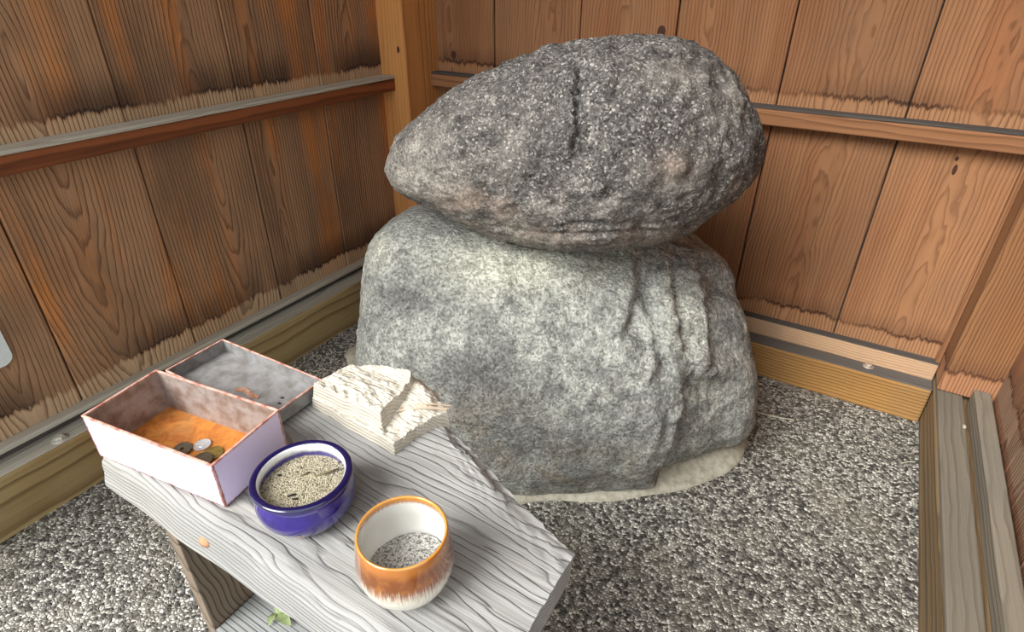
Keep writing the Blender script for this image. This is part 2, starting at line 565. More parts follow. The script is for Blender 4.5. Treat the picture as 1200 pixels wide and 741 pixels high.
ft = link('sill_latch', boxmesh('sill_latch', 0.006, 0.010, 0.004, 0.001), M['bolt'])
ft.parent = br
ft.matrix_local = br.matrix_basis.inverted() @ Matrix.Translation((0.356, 1.40, 0.122))

# white card on the left wall
N_ = 10
pts = []
for cx_, cz_, a0 in ((0.040, 0.030, 0), (-0.040, 0.030, 90), (-0.040, -0.030, 180), (0.040, -0.030, 270)):
    for k in range(N_ + 1):
        a = math.radians(a0 + 90 * k / N_)
        pts.append((cx_ + 0.02 * math.cos(a), cz_ + 0.02 * math.sin(a)))
o = link('wall_card', prism('wall_card', pts, 0, 0.0012), M['paper'], loc=(XL + 0.0165 - 0.012, 0.262, 0.372))
o.rotation_euler = (math.pi / 2, 0, math.pi / 2)
o.location.x = XL + 0.0060
tag(o, 'small white card with rounded corners on the brown plank wall', 'card')

# ------------------------------------------------------------------ boulders


def m_granite():
    N = NT('rough_granite')
    v = N.node('ShaderNodeTexCoord').outputs['Object']
    wn = N.node('ShaderNodeTexNoise', {'Vector': v, 'Scale': 120.0, 'Detail': 3.0})
    wv = N.node('ShaderNodeVectorMath', {0: v, 1: N.node('ShaderNodeVectorMath', {0: wn.outputs['Color'], 'Scale': 0.006}, operation='SCALE').outputs[0]}, operation='ADD').outputs[0]
    c = N.voro(wv, 300.0)
    g = N.node('ShaderNodeSeparateColor', {0: c.outputs['Color']})
    sp = N.ramp(g.outputs[0], [(0.0, lin(58, 55, 53)), (0.2, lin(88, 85, 82)), (0.5, lin(116, 112, 108)), (0.76, lin(148, 144, 138)), (0.92, lin(196, 190, 180))], 'CONSTANT')
    fine = N.noise(v, 260.0, 3.0, 0.7)
    col = N.mix(N.rng(fine, 0.35, 0.65, 0.0, 0.5), sp, lin(112, 108, 104))
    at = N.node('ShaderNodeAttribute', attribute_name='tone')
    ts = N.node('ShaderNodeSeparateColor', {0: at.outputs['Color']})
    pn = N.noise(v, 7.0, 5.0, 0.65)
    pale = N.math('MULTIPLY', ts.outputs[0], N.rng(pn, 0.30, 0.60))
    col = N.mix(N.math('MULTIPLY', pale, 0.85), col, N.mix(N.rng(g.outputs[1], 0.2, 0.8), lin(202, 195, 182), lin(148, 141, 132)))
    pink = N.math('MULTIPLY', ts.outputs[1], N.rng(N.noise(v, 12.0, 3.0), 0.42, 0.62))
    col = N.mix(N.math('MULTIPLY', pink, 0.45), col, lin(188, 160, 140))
    md = N.rng(N.noise(v, 28.0, 4.0, 0.7), 0.3, 0.7, 0.66, 1.28)
    col = N.mix(1.0, col, N.comb(md, md, md), 'MULTIPLY')
    h1 = N.noise(v, 70.0, 6.0, 0.7)
    h2 = N.math('MULTIPLY', g.outputs[2], 0.22)
    return N.finish(col, 0.85, N.bump(N.math('ADD', h1, h2), 1.0, 0.012), spec=0.3)


def m_basalt():
    N = NT('grey_green_stone')
    v = N.node('ShaderNodeTexCoord').outputs['Object']
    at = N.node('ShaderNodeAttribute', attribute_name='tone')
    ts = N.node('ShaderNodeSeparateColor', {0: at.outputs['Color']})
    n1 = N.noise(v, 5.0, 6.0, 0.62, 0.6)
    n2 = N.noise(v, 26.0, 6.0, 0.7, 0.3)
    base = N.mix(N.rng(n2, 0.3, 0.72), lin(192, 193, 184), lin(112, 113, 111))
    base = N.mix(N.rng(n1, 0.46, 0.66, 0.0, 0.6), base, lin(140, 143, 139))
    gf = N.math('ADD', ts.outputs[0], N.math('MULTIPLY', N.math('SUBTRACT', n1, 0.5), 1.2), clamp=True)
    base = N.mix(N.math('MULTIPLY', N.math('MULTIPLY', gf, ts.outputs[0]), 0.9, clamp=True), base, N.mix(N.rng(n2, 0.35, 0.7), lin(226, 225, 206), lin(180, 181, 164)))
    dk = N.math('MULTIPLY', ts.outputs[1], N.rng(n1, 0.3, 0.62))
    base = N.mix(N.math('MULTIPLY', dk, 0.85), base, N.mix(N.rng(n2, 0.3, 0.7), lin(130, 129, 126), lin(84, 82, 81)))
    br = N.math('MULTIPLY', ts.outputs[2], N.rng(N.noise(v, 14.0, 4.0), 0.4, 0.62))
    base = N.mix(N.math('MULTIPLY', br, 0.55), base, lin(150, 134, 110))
    sp = N.node('ShaderNodeSeparateColor', {0: N.voro(v, 230.0).outputs['Color']})
    k = N.rng(sp.outputs[0], 0.0, 1.0, 0.55, 1.32, False)
    base = N.mix(1.0, base, N.comb(k, k, k), 'MULTIPLY')
    h = N.math('ADD', N.math('MULTIPLY', n2, 0.8), N.math('MULTIPLY', N.noise(v, 120.0, 5.0, 0.7), 0.45))
    return N.finish(base, 0.86, N.bump(h, 1.0, 0.018), spec=0.3)


M['granite'] = m_granite()
M['basalt'] = m_basalt()


def ico(sub):
    bm = bmesh.new()
    bmesh.ops.create_icosphere(bm, subdivisions=sub, radius=1.0)
    bm.verts.ensure_lookup_table()
    V = [v.co.copy() for v in bm.verts]
    Fc = [tuple(v.index for v in f.verts) for f in bm.faces]
    bm.free()
    return V, Fc


def polyline_dx(poly, x, y):
    """signed horizontal offset from a polyline given as (x, y) points with increasing y, and the end fade"""
    ys = [q[1] for q in poly]
    xs = [q[0] for q in poly]
    fade = sstep(ys[0] - 14, ys[0] + 8, y) * (1 - sstep(ys[-1] - 10, ys[-1] + 14, y))
    return x - interp(ys, xs, y), fade


def gauss(x, y, cx_, cy_, rx, ry):
    return math.exp(-(((x - cx_) / rx) ** 2 + ((y - cy_) / ry) ** 2))


def set_tone(me, vals):
    a = me.color_attributes.new('tone', 'FLOAT_COLOR', 'POINT')
    flat = np.ones((len(vals), 4), dtype=np.float32)
    flat[:, :3] = vals
    a.data.foreach_set('color', flat.ravel())


IV, IF = ico(7)
RO = Vector((-0.58, 1.1, 0))
RR = Vector((0.885, 0.466, 0)).normalized()
RN = Vector((0.466, -0.885, 0)).normalized()


def upper_boulder():
    out = [(452, 200), (453, 190), (457, 178), (468, 159), (490, 138), (512, 118), (540, 100), (580, 82), (620, 66), (665, 53), (710, 47), (755, 46),
           (795, 51), (825, 63), (850, 82), (870, 108), (882, 135), (889, 165), (888, 185), (880, 205), (862, 228), (840, 248), (805, 268),
           (765, 281), (720, 290), (680, 292), (640, 288), (600, 279), (560, 266), (520, 250), (490, 237), (470, 226), (460, 217), (454, 208)]
    ray = pixel_ray(672, 170)
    # centre: the ray meets the vertical plane 5 cm in front of the lower stone's middle
    t = (0.05 - (CAM - RO).dot(RN)) / ray.dot(RN)
    C0 = CAM + ray * t
    w = (CAM - C0).normalized()
    r = Vector((0, 0, 1)).cross(w).normalized()
    u = w.cross(r)
    ang, rad = [], []
    for x, y in out:
        d = pixel_ray(x, y)
        P = CAM + d * ((C0 - CAM).dot(w) / d.dot(w)) - C0
        ang.append(math.atan2(P.dot(u), P.dot(r)))
        rad.append(P.length * 0.984)
    idx = np.argsort(ang)
    ang = np.array(ang)[idx]
    rad = np.array(rad)[idx]
    ang = np.concatenate((ang - 2 * math.pi, ang, ang + 2 * math.pi))
    rad = np.concatenate((rad, rad, rad))
    verts, tone = [], []
    pw = 2.25
    for v in IV:
        rho = math.hypot(v.x, v.y)
        phi = math.atan2(v.y, v.x)
        s = (rho ** pw + abs(v.z) ** pw) ** (-1 / pw)
        R = float(np.interp(phi, ang, rad))
        dep = 0.27 if v.z > 0 else 0.25
        # the narrow left end is thinner
        dep *= 0.80 + 0.20 * sstep(-0.4, 0.3, v.x)
        P = C0 + r * (rho * s * R * math.cos(phi)) + u * (rho * s * R * math.sin(phi)) + w * (v.z * s * dep)
        nrm = (r * (v.x / 0.42) + u * (v.y / 0.23) + w * (v.z / 0.27)).normalized()
        px, py = project(P)
        q = P - C0
        front = sstep(-0.1, 0.35, v.z)
        d = 0.006 * noise.fractal(q * 5.0 + Vector((3, 1, 7)), 0.9, 2.1, 4)
        d += 0.0085 * (noise.ridged_multi_fractal(q * 15.0, 0.8, 2.2, 4, 1.0, 2.0) - 1.0) * (0.25 + 0.75 * sstep(0.15, 0.6, v.z)) * (0.35 + 0.65 * sstep(500, 620, px)) * (1 - 0.6 * sstep(235, 270, py))
        d += 0.0035 * noise.fractal(q * 55.0, 0.8, 2.0, 4)
        e = 0.0
        # the raised left flake with its step down to the right
        dx, fd = polyline_dx([(676, 88), (672, 125), (675, 150), (668, 178)], px, py)
        dx += 5 * noise.noise(Vector((2.0, py * 0.12, 3.0))) + 2 * noise.noise(Vector((7.0, py * 0.4, 3.0)))
        e += 0.013 * (1 - sstep(-2, 2.5, dx)) * sstep(-70, -10, dx) * fd
        e -= 0.006 * math.exp(-((dx - 3) / 4) ** 2) * fd
        dx, fd = polyline_dx([(724, 78), (722, 100), (716, 112)], px, py)
        e += 0.006 * (1 - sstep(-3, 3, dx)) * sstep(-40, -6, dx) * fd
        # long cracks in the lower lip
        for xs, ys, dep_ in (((560, 640, 700, 760, 820, 870), (262, 276, 272, 270, 262, 236), 0.007), ((640, 700, 760, 830), (268, 262, 262, 252), 0.004)):
            yy = interp(xs, ys, px) + 3 * noise.noise(Vector((px * 0.06, 0, 4)))
            fx = sstep(xs[0], xs[0] + 30, px) * (1 - sstep(xs[-1] - 20, xs[-1], px))
            e -= dep_ * math.exp(-((py - yy) / 2.6) ** 2) * fx
            e += 0.004 * sstep(0, 12, py - yy) * (1 - sstep(12, 26, py - yy)) * fx
        # knobs top right
        for cx_, cy_ in ((777, 76), (792, 76), (828, 92), (850, 115), (798, 196), (790, 235)):
            e += 0.007 * gauss(px, py, cx_, cy_, 9, 7)
        d += e * front
        verts.append(P + nrm * d)
        pale = front * max(gauss(px, py, 500, 205, 85, 60), gauss(px, py, 620, 262, 170, 32), 0.55 * gauss(px, py, 800, 85, 55, 22),  # pale mineral patches; the lower left also paints in low front light
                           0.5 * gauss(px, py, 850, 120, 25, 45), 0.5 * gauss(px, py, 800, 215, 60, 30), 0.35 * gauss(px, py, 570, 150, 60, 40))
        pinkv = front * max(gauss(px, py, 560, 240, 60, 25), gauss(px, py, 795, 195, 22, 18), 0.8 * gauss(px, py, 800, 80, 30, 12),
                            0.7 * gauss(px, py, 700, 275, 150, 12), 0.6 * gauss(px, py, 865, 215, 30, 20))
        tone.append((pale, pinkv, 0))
    global UBVH
    UBVH = BVHTree.FromPolygons([tuple(p) for p in verts], IF)
    base = C0.copy()
    me = pymesh('granite_boulder', [p - base for p in verts], IF, True)
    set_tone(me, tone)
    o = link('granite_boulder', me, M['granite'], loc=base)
    return tag(o, 'egg shaped speckled granite boulder lying on the grey green stone', 'boulder')


def lower_boulder():
    zs = [0.0, 0.09, 0.22, 0.34, 0.42, 0.47, 0.50, 0.54]
    sR = [0.555, 0.540, 0.510, 0.487, 0.467, 0.445, 0.42, 0.37]
    sL = [-0.455, -0.45, -0.440, -0.420, -0.41, -0.405, -0.395, -0.37]
    dF = [0.330, 0.340, 0.325, 0.280, 0.225, 0.18, 0.14, 0.10]
    verts, tone = [], []
    for v in IV:
        # superellipsoid: box-like
        pxy, pz = 2.5, 5.0
        hxy = (abs(v.x) ** pxy + abs(v.y) ** pxy) ** (1 / pxy)
        sc = (hxy ** pz + abs(v.z) ** pz) ** (-1 / pz)
        X, Y, Z = v.x * sc, v.y * sc, v.z * sc
        z = 0.235 + Z * 0.285
        lx = interp(zs, sR, z) if X > 0 else -interp(zs, sL, z)
        ly = interp(zs, dF, z) + 0.02 if Y > 0 else 0.30
        s = X * lx
        d0 = Y * ly
        # top falls a little to the right and back
        z -= sstep(0.2, 0.55, z) * (0.05 * sstep(0.0, 0.42, s) - 0.012 * sstep(-0.1, -0.35, s))
        P = RO + RR * s + RN * d0 + Vector((0, 0, z))
        nrm = (RR * (X * abs(X) / lx) + RN * (Y * abs(Y) / ly) + Vector((0, 0, Z * abs(Z) ** 2.6 / 0.28))).normalized()
        px, py = project(P)
        q = P - RO
        front = sstep(-0.05, 0.22, Y)
        dd = 0.020 * noise.fractal(q * 3.2 + Vector((1, 5, 2)), 0.9, 2.1, 3)
        frac = gauss(px, py, 775, 430, 70, 130)
        dd += 0.0022 * noise.fractal(q * 45.0, 0.8, 2.0, 4)
        dd += (0.002 + 0.015 * frac * front) * (noise.ridged_multi_fractal(Vector((q.x * 20, q.y * 20, q.z * 8)), 0.8, 2.2, 4, 1.0, 2.0) - 1.0)
        e = 0.0
        # vertical steps down the right shoulder
        for poly, h, wd in (([(742, 300), (748, 330), (742, 360), (730, 395)], 0.010, 2.5), ([(786, 305), (790, 340), (796, 385), (800, 405)], 0.016, 2.5),
                            ([(818, 300), (826, 335), (832, 380), (834, 425)], 0.024, 2.5)):
            dx, fd = polyline_dx(poly, px, py)
            e -= h * sstep(-wd, wd, dx) * fd * (1 - sstep(25, 60, dx))
            e += 0.4 * h * sstep(-30, -3, dx) * (1 - sstep(-4, 4, dx)) * fd
            e -= 0.007 * math.exp(-((dx - 2) / 3) ** 2) * fd
        # hollow under the overhang at the lower right
        edge = interp([430, 455, 475, 500, 545, 562], [812, 800, 806, 798, 782, 772], py)
        hol = sstep(edge - 5, edge + 7, px) * (1 - sstep(850, 884, px)) * sstep(425, 478, py)
        e -= 0.042 * hol
        e += 0.014 * gauss(px, py, 770, 500, 26, 60)
        e -= 0.02 * gauss(px, py, 855, 330, 14, 26)
        # shallow scoop left of centre and a bulge in the middle
        e -= 0.018 * gauss(px, py, 470, 370, 45, 40)
        e += 0.016 * gauss(px, py, 590, 330, 110, 60)
        # hairline scratch
        t_ = (px - 545) / (605 - 545)
        if 0 < t_ < 1:
            e -= 0.003 * math.exp(-((py - (425 + 50 * t_)) / 2.0) ** 2)
        # slanting folds at the left
        ww = (py - 360) + 0.55 * (px - 440)
        e += 0.004 * math.sin(ww * 0.42 + 2 * noise.noise(q * 12)) * gauss(px, py, 455, 365, 35, 30)
        dd += e * front
        P = P + nrm * dd
        if P.z > 0.36:
            hit = UBVH.ray_cast(Vector((P.x, P.y, 0.0)), Vector((0, 0, 1)))
            if hit[0] is not None and P.z > hit[0].z - 0.002:
                P.z = hit[0].z - 0.002
        if P.z < -0.03:
            P.z = -0.03
        verts.append(P)
        pale = front * max(gauss(px, py, 600, 310, 120, 50), 0.8 * gauss(px, py, 445, 290, 25, 40), 0.9 * gauss(px, py, 720, 300, 70, 22),  # pale mineral patches, partly painting in light on the upward-facing part
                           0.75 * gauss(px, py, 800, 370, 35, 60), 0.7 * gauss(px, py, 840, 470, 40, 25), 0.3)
        dark = front * max(gauss(px, py, 480, 355, 40, 40), 0.9 * gauss(px, py, 560, 450, 90, 60), 0.9 * gauss(px, py, 740, 470, 40, 60),  # grey patches, partly painting in shade on the steeper lower face
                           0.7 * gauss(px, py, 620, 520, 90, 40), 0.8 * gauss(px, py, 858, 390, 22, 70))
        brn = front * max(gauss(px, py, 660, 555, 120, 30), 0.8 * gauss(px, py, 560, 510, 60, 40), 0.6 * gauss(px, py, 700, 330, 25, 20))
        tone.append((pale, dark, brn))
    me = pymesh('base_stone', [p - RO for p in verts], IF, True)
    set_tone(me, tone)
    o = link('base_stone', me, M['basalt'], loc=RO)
    return tag(o, 'blocky grey green stone with fractured right side under the granite boulder', 'boulder')


upper_boulder()
BASE = lower_boulder()


def mortar_bed():
    """thin skirt of mortar the lower stone is set in, wider at the left and at the right"""
    n = 120
    v, f = [], []
    for k in range(n):
        a = 2 * math.pi * k / n
        s, d = math.cos(a), math.sin(a)
        rr = (abs(s) ** 2.3 + abs(d) ** 2.3) ** (-1 / 2.3)
        ex = 0.004 + 0.004 * gauss(a, 0, math.radians(40), 0, 0.25, 1) + 0.03 * gauss(a, 0, math.radians(98), 0, 0.10, 1) + 0.17 * gauss(a, 0, math.radians(209), 0, 0.26, 1)
        ex += 0.006 * noise.noise(Vector((s * 6, d * 6, 1)))
        bs = (0.545 if s > 0 else 0.455) * rr * s
        bd = (0.33 if d > 0 else 0.30) * rr * d
        dirv = Vector((s, d, 0)).normalized()
        for off, z in ((-0.08, 0.035), (-0.02, 0.018), (ex * 0.6, 0.008), (ex, 0.003), (ex + 0.003, -0.004)):
            P = RO + RR * (bs + dirv.x * off) + RN * (bd + dirv.y * off)
            P -= RO
            v.append((P.x, P.y, z + 0.002 * noise.noise(Vector((P.x * 40, P.y * 40, z)))))
    m_ = 5
    for k in range(n):
        k2 = (k + 1) % n
        for j in range(m_ - 1):
            f.append((k * m_ + j, k * m_ + j + 1, k2 * m_ + j + 1, k2 * m_ + j))
    o = link('mortar_bed', pymesh('mortar_bed', v, f, True), M['mortar'], BASE)
    tag(o, 'thin pale mortar skirt around the foot')


mortar_bed()

# ------------------------------------------------------------------ the low table
M['table'] = wood('silvered_driftwood', lin(160, 159, 155), lin(92, 91, 90), lin(190, 182, 165), 0.6, 200, axis='X', side=0.3, wave=0.6, slope=0.35, blot=0.7, relief=0.5,
                  contrast=0.5, var=0.0, grey=lin(132, 132, 132), grey_amt=0.5, core=0.03)
M['table_split'] = wood('pale_split_wood', lin(205, 199, 184), lin(156, 149, 136), lin(208, 192, 170), 0.4, 230, axis='X', side=0.3, relief=0.5,
                        contrast=0.4, var=0.0, core=0.03)
M['table_leg'] = wood('brown_grey_board', lin(132, 118, 102), lin(82, 70, 58), None, 0, 130, relief=0.5, var=0.05)
M['shelf'] = wood('blue_grey_board', lin(150, 152, 150), lin(104, 104, 102), None, 0, 140, axis='X', side=0.3, wave=0.5, slope=0.3, relief=0.5, var=0.0)

ZT = 0.5
TAB = empty('low_table', (-0.41, 0.3, 0))
tag(TAB, 'low weathered grey wood table with a ragged split edge in front of the boulders', 'table')
TL = Vector((-0.41, 0.3, 0))


def y_back(x):
    xs = [-0.69, -0.57, -0.545, -0.52, -0.44, -0.40, -0.365, -0.339, -0.306, -0.272, -0.237, -0.181, -0.143, -0.13]
    ys = [0.405, 0.408, 0.43, 0.465, 0.480, 0.474, 0.464, 0.448, 0.437, 0.423, 0.403, 0.379, 0.366, 0.362]
    return interp(xs, ys, x) + 0.003 * noise.noise(Vector((x * 60, 2, 0))) + 0.002 * noise.noise(Vector((x * 150, 5, 0)))


def slab():
    nx, nt, nf, nb = 150, 70, 9, 9
    v, f = [], []
    x0, x1 = -0.684, -0.142
    ring_n = None
    for i in range(nx + 1):
        x = x0 + (x1 - x0) * i / nx
        yb = y_back(x)
        th_ = 0.045
        ring = []
        yf = 0.198 + 0.002 * noise.noise(Vector((x * 14, 0, 9)))
        for j in range(nf):
            t = j / nf
            z = ZT - th_ + th_ * t
            y = yf - 0.010 * (1 - t) + 0.006 * max(0, t - 0.75) / 0.25 * 0.6
            y += 0.0015 * noise.noise(Vector((x * 5, z * 160, 3)))
            if 0.70 < t < 0.86:
                y += 0.0022 * sstep(-0.62, -0.5, x)
            ring.append((y, z))
        for j in range(nt + 1):
            t = j / nt
            y = yf + 0.004 + (yb - yf - 0.004) * t
            z = ZT
            live = sstep(0.05, 0.0, yb - y) * sstep(-0.55, -0.42, x)
            z -= 0.012 * sstep(0.022, 0.0, yb - y) * sstep(-0.5, -0.36, x) * (1 - 0.8 * sstep(-0.28, -0.18, x))
            z += (0.0012 + 0.0026 * live) * noise.noise(Vector((x * 5.5, (y + 0.28 * live * x) * 210, 0)))
            z += 0.0012 * noise.noise(Vector((x * 12, y * 60, 4)))
            z -= 0.003 * (1 - sstep(0, 0.010, y - yf))
            ring.append((y, z))
        for j in range(1, nb + 1):
            t = j / nb
            z = ZT - 0.012 * sstep(-0.5, -0.36, x) * (1 - 0.8 * sstep(-0.28, -0.18, x)) - (th_ - 0.012) * t
            y = yb - 0.006 * t + 0.003 * noise.noise(Vector((x * 30, z * 160, 8)))
            ring.append((y, z))
        ring_n = len(ring)
        for y, z in ring:
            v.append(Vector((x + 0.0012 * noise.noise(Vector((y * 90, z * 90, 1))), y, z)) - Vector((TL.x, TL.y, 0)))
    for i in range(nx):
        for j in range(ring_n):
            j2 = (j + 1) % ring_n
            f.append((i * ring_n + j, (i + 1) * ring_n + j, (i + 1) * ring_n + j2, i * ring_n + j2))
    f.append(tuple(range(ring_n)))
    f.append(tuple(reversed(range(nx * ring_n, (nx + 1) * ring_n))))
    me = pymesh('tabletop', v, f, True)
    bm = bmesh.new()
    bm.from_mesh(me)
    bmesh.ops.recalc_face_normals(bm, faces=bm.faces)
    for e in bm.edges:
        if len(e.link_faces) == 2 and e.calc_face_angle(0) > 0.8:
            e.smooth = False
    bm.to_mesh(me)
    bm.free()
    return link('tabletop', me, M['table'], TAB)


SLAB = slab()


def poly_sdf(P, x, y):
    """negative outside, positive inside distance"""
    d = 1e9
    inside = False
    n = len(P)
    for i in range(n):
        x1, y1 = P[i]
        x2, y2 = P[(i + 1) % n]
        ex, ey = x2 - x1, y2 - y1
        t = max(0, min(1, ((x - x1) * ex + (y - y1) * ey) / (ex * ex + ey * ey)))
        d = min(d, math.hypot(x - x1 - ex * t, y - y1 - ey * t))
        if (y1 > y) != (y2 > y) and x < (x2 - x1) * (y - y1) / (y2 - y1) + x1:
            inside = not inside
    return d if inside else -d


def split_ridge():
    up = [(-0.533, 0.392), (-0.532, 0.430), (-0.520, 0.460), (-0.482, 0.474), (-0.440, 0.482), (-0.425, 0.462), (-0.417, 0.394)]
    lo = [(-0.536, 0.387), (-0.46, 0.381), (-0.385, 0.3775), (-0.382, 0.414), (-0.366, 0.462), (-0.39, 0.480), (-0.437, 0.497), (-0.49, 0.485), (-0.532, 0.455)]
    nx, ny = 150, 120
    x0, x1, y0, y1 = -0.548, -0.355, 0.365, 0.512
    idx, v, f = {}, [], []
    for i in range(nx + 1):
        for j in range(ny + 1):
            x = x0 + (x1 - x0) * i / nx
            y = y0 + (y1 - y0) * j / ny
            wx = x + 0.005 * noise.noise(Vector((x * 40, y * 40, 0)))
            wy = y + 0.004 * noise.noise(Vector((x * 40, y * 40, 7)))
            a = poly_sdf(up, wx, wy)
            b = poly_sdf(lo, wx, wy)
            h = -0.03 + 0.046 * sstep(-0.001, 0.003, b) + 0.021 * sstep(-0.001, 0.003, a) * (1 - 0.25 * sstep(0.42, 0.47, y))
            # the right part rises towards a crest at the back
            h += 0.016 * sstep(0.40, 0.47, y) * sstep(0, 0.02, b) * (1 - sstep(0.0, 0.006, a)) * sstep(-0.365, -0.40, x)
            if h > 0:
                h += 0.0014 * noise.noise(Vector((x * 9, y * 110, 2))) + 0.0035 * noise.fractal(Vector((x * 50, y * 50, 0)), 0.8, 2.0, 3)
            idx[i, j] = len(v)
            v.append(Vector((x, y, ZT + h)) - Vector((TL.x, TL.y, 0)))
    for i in range(nx):
        for j in range(ny):
            q = [idx[i, j], idx[i + 1, j], idx[i + 1, j + 1], idx[i, j + 1]]
            if max(v[k].z for k in q) > ZT - 0.028:
                f.append(q)
    me = pymesh('split_ridge', v, f, False)
    bm = bmesh.new()
    bm.from_mesh(me)
    bmesh.ops.delete(bm, geom=[q for q in bm.verts if not q.link_faces], context='VERTS')
    bm.to_mesh(me)
    bm.free()
    return tag(link('split_ridge', me, M['table_split'], SLAB), 'pale stepped ridge of split wood')


split_ridge()


def fibre(p0, p1, r=0.0012, sag=0.004):
    n = 8
    v, f = [], []
    for i in range(n + 1):
        t = i / n
        c = Vector(p0).lerp(Vector(p1), t) + Vector((0, 0, sag * math.sin(math.pi * t)))
        for k in range(5):
            a = 2 * math.pi * k / 5
            v.append(c - Vector((TL.x, TL.y, 0)) + Vector((0, r * math.cos(a), r * math.sin(a))))
    for i in range(n):
        for k in range(5):
            f.append((i * 5 + k, (i + 1) * 5 + k, (i + 1) * 5 + (k + 1) % 5, i * 5 + (k + 1) % 5))
    return pymesh('wood_fibre', v, f, True)


M['fibre'] = m_plain('tan_fibre', lin(206, 184, 158), 0.8)
for dz, dy in ((0.0, 0.0), (0.002, 0.004), (0.001, -0.004)):
    link('wood_fibre', fibre((-0.418, 0.425 + dy, ZT + 0.021 + dz), (-0.366, 0.462 + dy, ZT + 0.020 + dz)), M['fibre'], SLAB)

# small knot on the front edge of the table
kn = link('knot', lathe('knot', [(0.0, 0.0015), (0.006, 0.001), (0.008, -0.002)], 14), m_plain('orange_knot', lin(188, 140, 104), 0.8), SLAB)
kn.rotation_euler = (math.radians(80), 0, 0)
kn.location = (-0.492 - TL.x, 0.1905 - TL.y, 0.474)
kn.scale = (1, 0.7, 1)

for lx in (-0.600, -0.215):
    o = link('leg', boxmesh('leg', 0.022, 0.19, 0.462, 0.002), M['table_leg'], TAB, (lx - TL.x, 0.298 - TL.y, 0.231))
o = link('shelf', boxmesh('shelf', 0.361, 0.19, 0.018, 0.002), M['shelf'], TAB, (-0.4075 - TL.x, 0.298 - TL.y, 0.211))

# sprig of leaves on the shelf
M['leaf'] = m_plain('dull_green_leaf', lin(150, 166, 112), 0.6, 0, 80, 0.2)


def leafmesh(L, W, bend):
    v, f = [], []
    n = 8
    for i in range(n + 1):
        t = i / n
        w = W * math.sin(math.pi * min(1, t * 0.96 + 0.02)) ** 0.8
        z = bend * math.sin(math.pi * t)
        v += [(t * L, -w, z + w * 0.3), (t * L, 0, z), (t * L, w, z + w * 0.3)]
    for i in range(n):
        for j in range(2):
            a = i * 3 + j
            f.append((a, a + 3, a + 4, a + 1))
    return pymesh('leaf', v, f, True)


sp = empty('leaf_sprig', (-0.535, 0.262, 0.2205))
tag(sp, 'small green leaf sprig lying on the shelf under the table', 'leaf')
for a, L in ((-0.1, 0.034), (0.6, 0.026), (2.2, 0.018), (-1.2, 0.02)):
    lf = link('leaf', leafmesh(L, L * 0.22, 0.004), M['leaf'], sp, (0, 0, 0.001), (0, -0.12, a))

# ------------------------------------------------------------------ tin offering box


def m_enamel(name, base, rust_amt=1.0):
    N = NT(name)
    tc = N.node('ShaderNodeTexCoord')
    g = N.node('ShaderNodeSeparateXYZ', {0: tc.outputs['Generated']})
    def edge(c):
        return N.math('MINIMUM', c, N.math('SUBTRACT', 1.0, c))
    e = N.math('MINIMUM', N.math('MULTIPLY', edge(g.outputs[0]), 2.0), edge(g.outputs[2]))
    n = N.noise(tc.outputs['Object'], 90.0, 4.0, 0.65)
    e2 = N.math('ADD', e, N.math('MULTIPLY', N.math('SUBTRACT', n, 0.5), 0.10))
    rust = N.math('MULTIPLY', N.rng(e2, 0.040, 0.0), rust_amt)
    col = N.mix(rust, base, N.mix(n, lin(150, 78, 56), lin(110, 58, 48)))
    return N.finish(col, N.math('MULTIPLY_ADD', rust, 0.5, 0.22), N.bump(n, 0.05, 0.001), 0, 0.5, 0.5)


M['enamel'] = m_enamel('lilac_white_enamel', lin(228, 214, 238))
M['tin_in'] = m_plain('dull_tin_inside', lin(168, 156, 150), 0.45, 0.1, 50, 0.2, 0.2, col2=lin(132, 110, 96))
M['lid_in'] = m_plain('grey_tin_lid', lin(150, 150, 150), 0.4, 0.1, 45, 0.2, 0.2, col2=lin(120, 116, 112))
M['rim'] = m_plain('rust_pink_rim', lin(226, 180, 164), 0.5, 0, 60, 0.1, 0.2, col2=lin(160, 96, 76))


def m_rust():
    N = NT('orange_rust')
    v = N.node('ShaderNodeTexCoord').outputs['Object']
    n = N.noise(v, 45.0, 6.0, 0.65, 0.8)
    n2 = N.noise(v, 18.0, 4.0)
    col = N.mix(N.rng(n, 0.3, 0.7), lin(214, 138, 58), lin(166, 92, 40))
    col = N.mix(N.rng(n2, 0.5, 0.72, 0, 0.5), col, lin(190, 150, 92))
    return N.finish(col, 0.75, N.bump(n, 0.4, 0.003))


M['rust'] = m_rust()
BX = empty('offering_box', (-0.680, 0.1945, ZT + 0.002), math.radians(7.9))
tag(BX, 'open white enamelled tin box with rusty floor and coins on the table', 'box')
BW, BD, BH, BT = 0.196, 0.097, 0.060, 0.0016


def panel(name, w, h, parent, loc, rz):
    """upright sheet: local -y face is the outside; outside enamel, inside bare tin, folded rim on top"""
    me = bpy.data.meshes.new(name)
    t = BT
    v = [(0, 0, 0), (w, 0, 0), (w, t, 0), (0, t, 0), (0, 0, h), (w, 0, h), (w, t, h), (0, t, h)]
    f = [(0, 1, 5, 4), (1, 2, 6, 5), (2, 3, 7, 6), (3, 0, 4, 7), (4, 5, 6, 7), (3, 2, 1, 0)]
    me.from_pydata(v, [], f)
    for mm in (M['enamel'], M['tin_in'], M['rim']):
        me.materials.append(mm)
    me.polygons.foreach_set('material_index', [0, 2, 1, 2, 2, 0])
    o = link(name, me, None, parent, loc, (0, 0, rz))
    rm = boxmesh('rim', w + 0.001, 0.0030, 0.0024, 0.0008)
    r = link('rim', rm, M['rim'], o, (w / 2, t / 2, h))
    return o


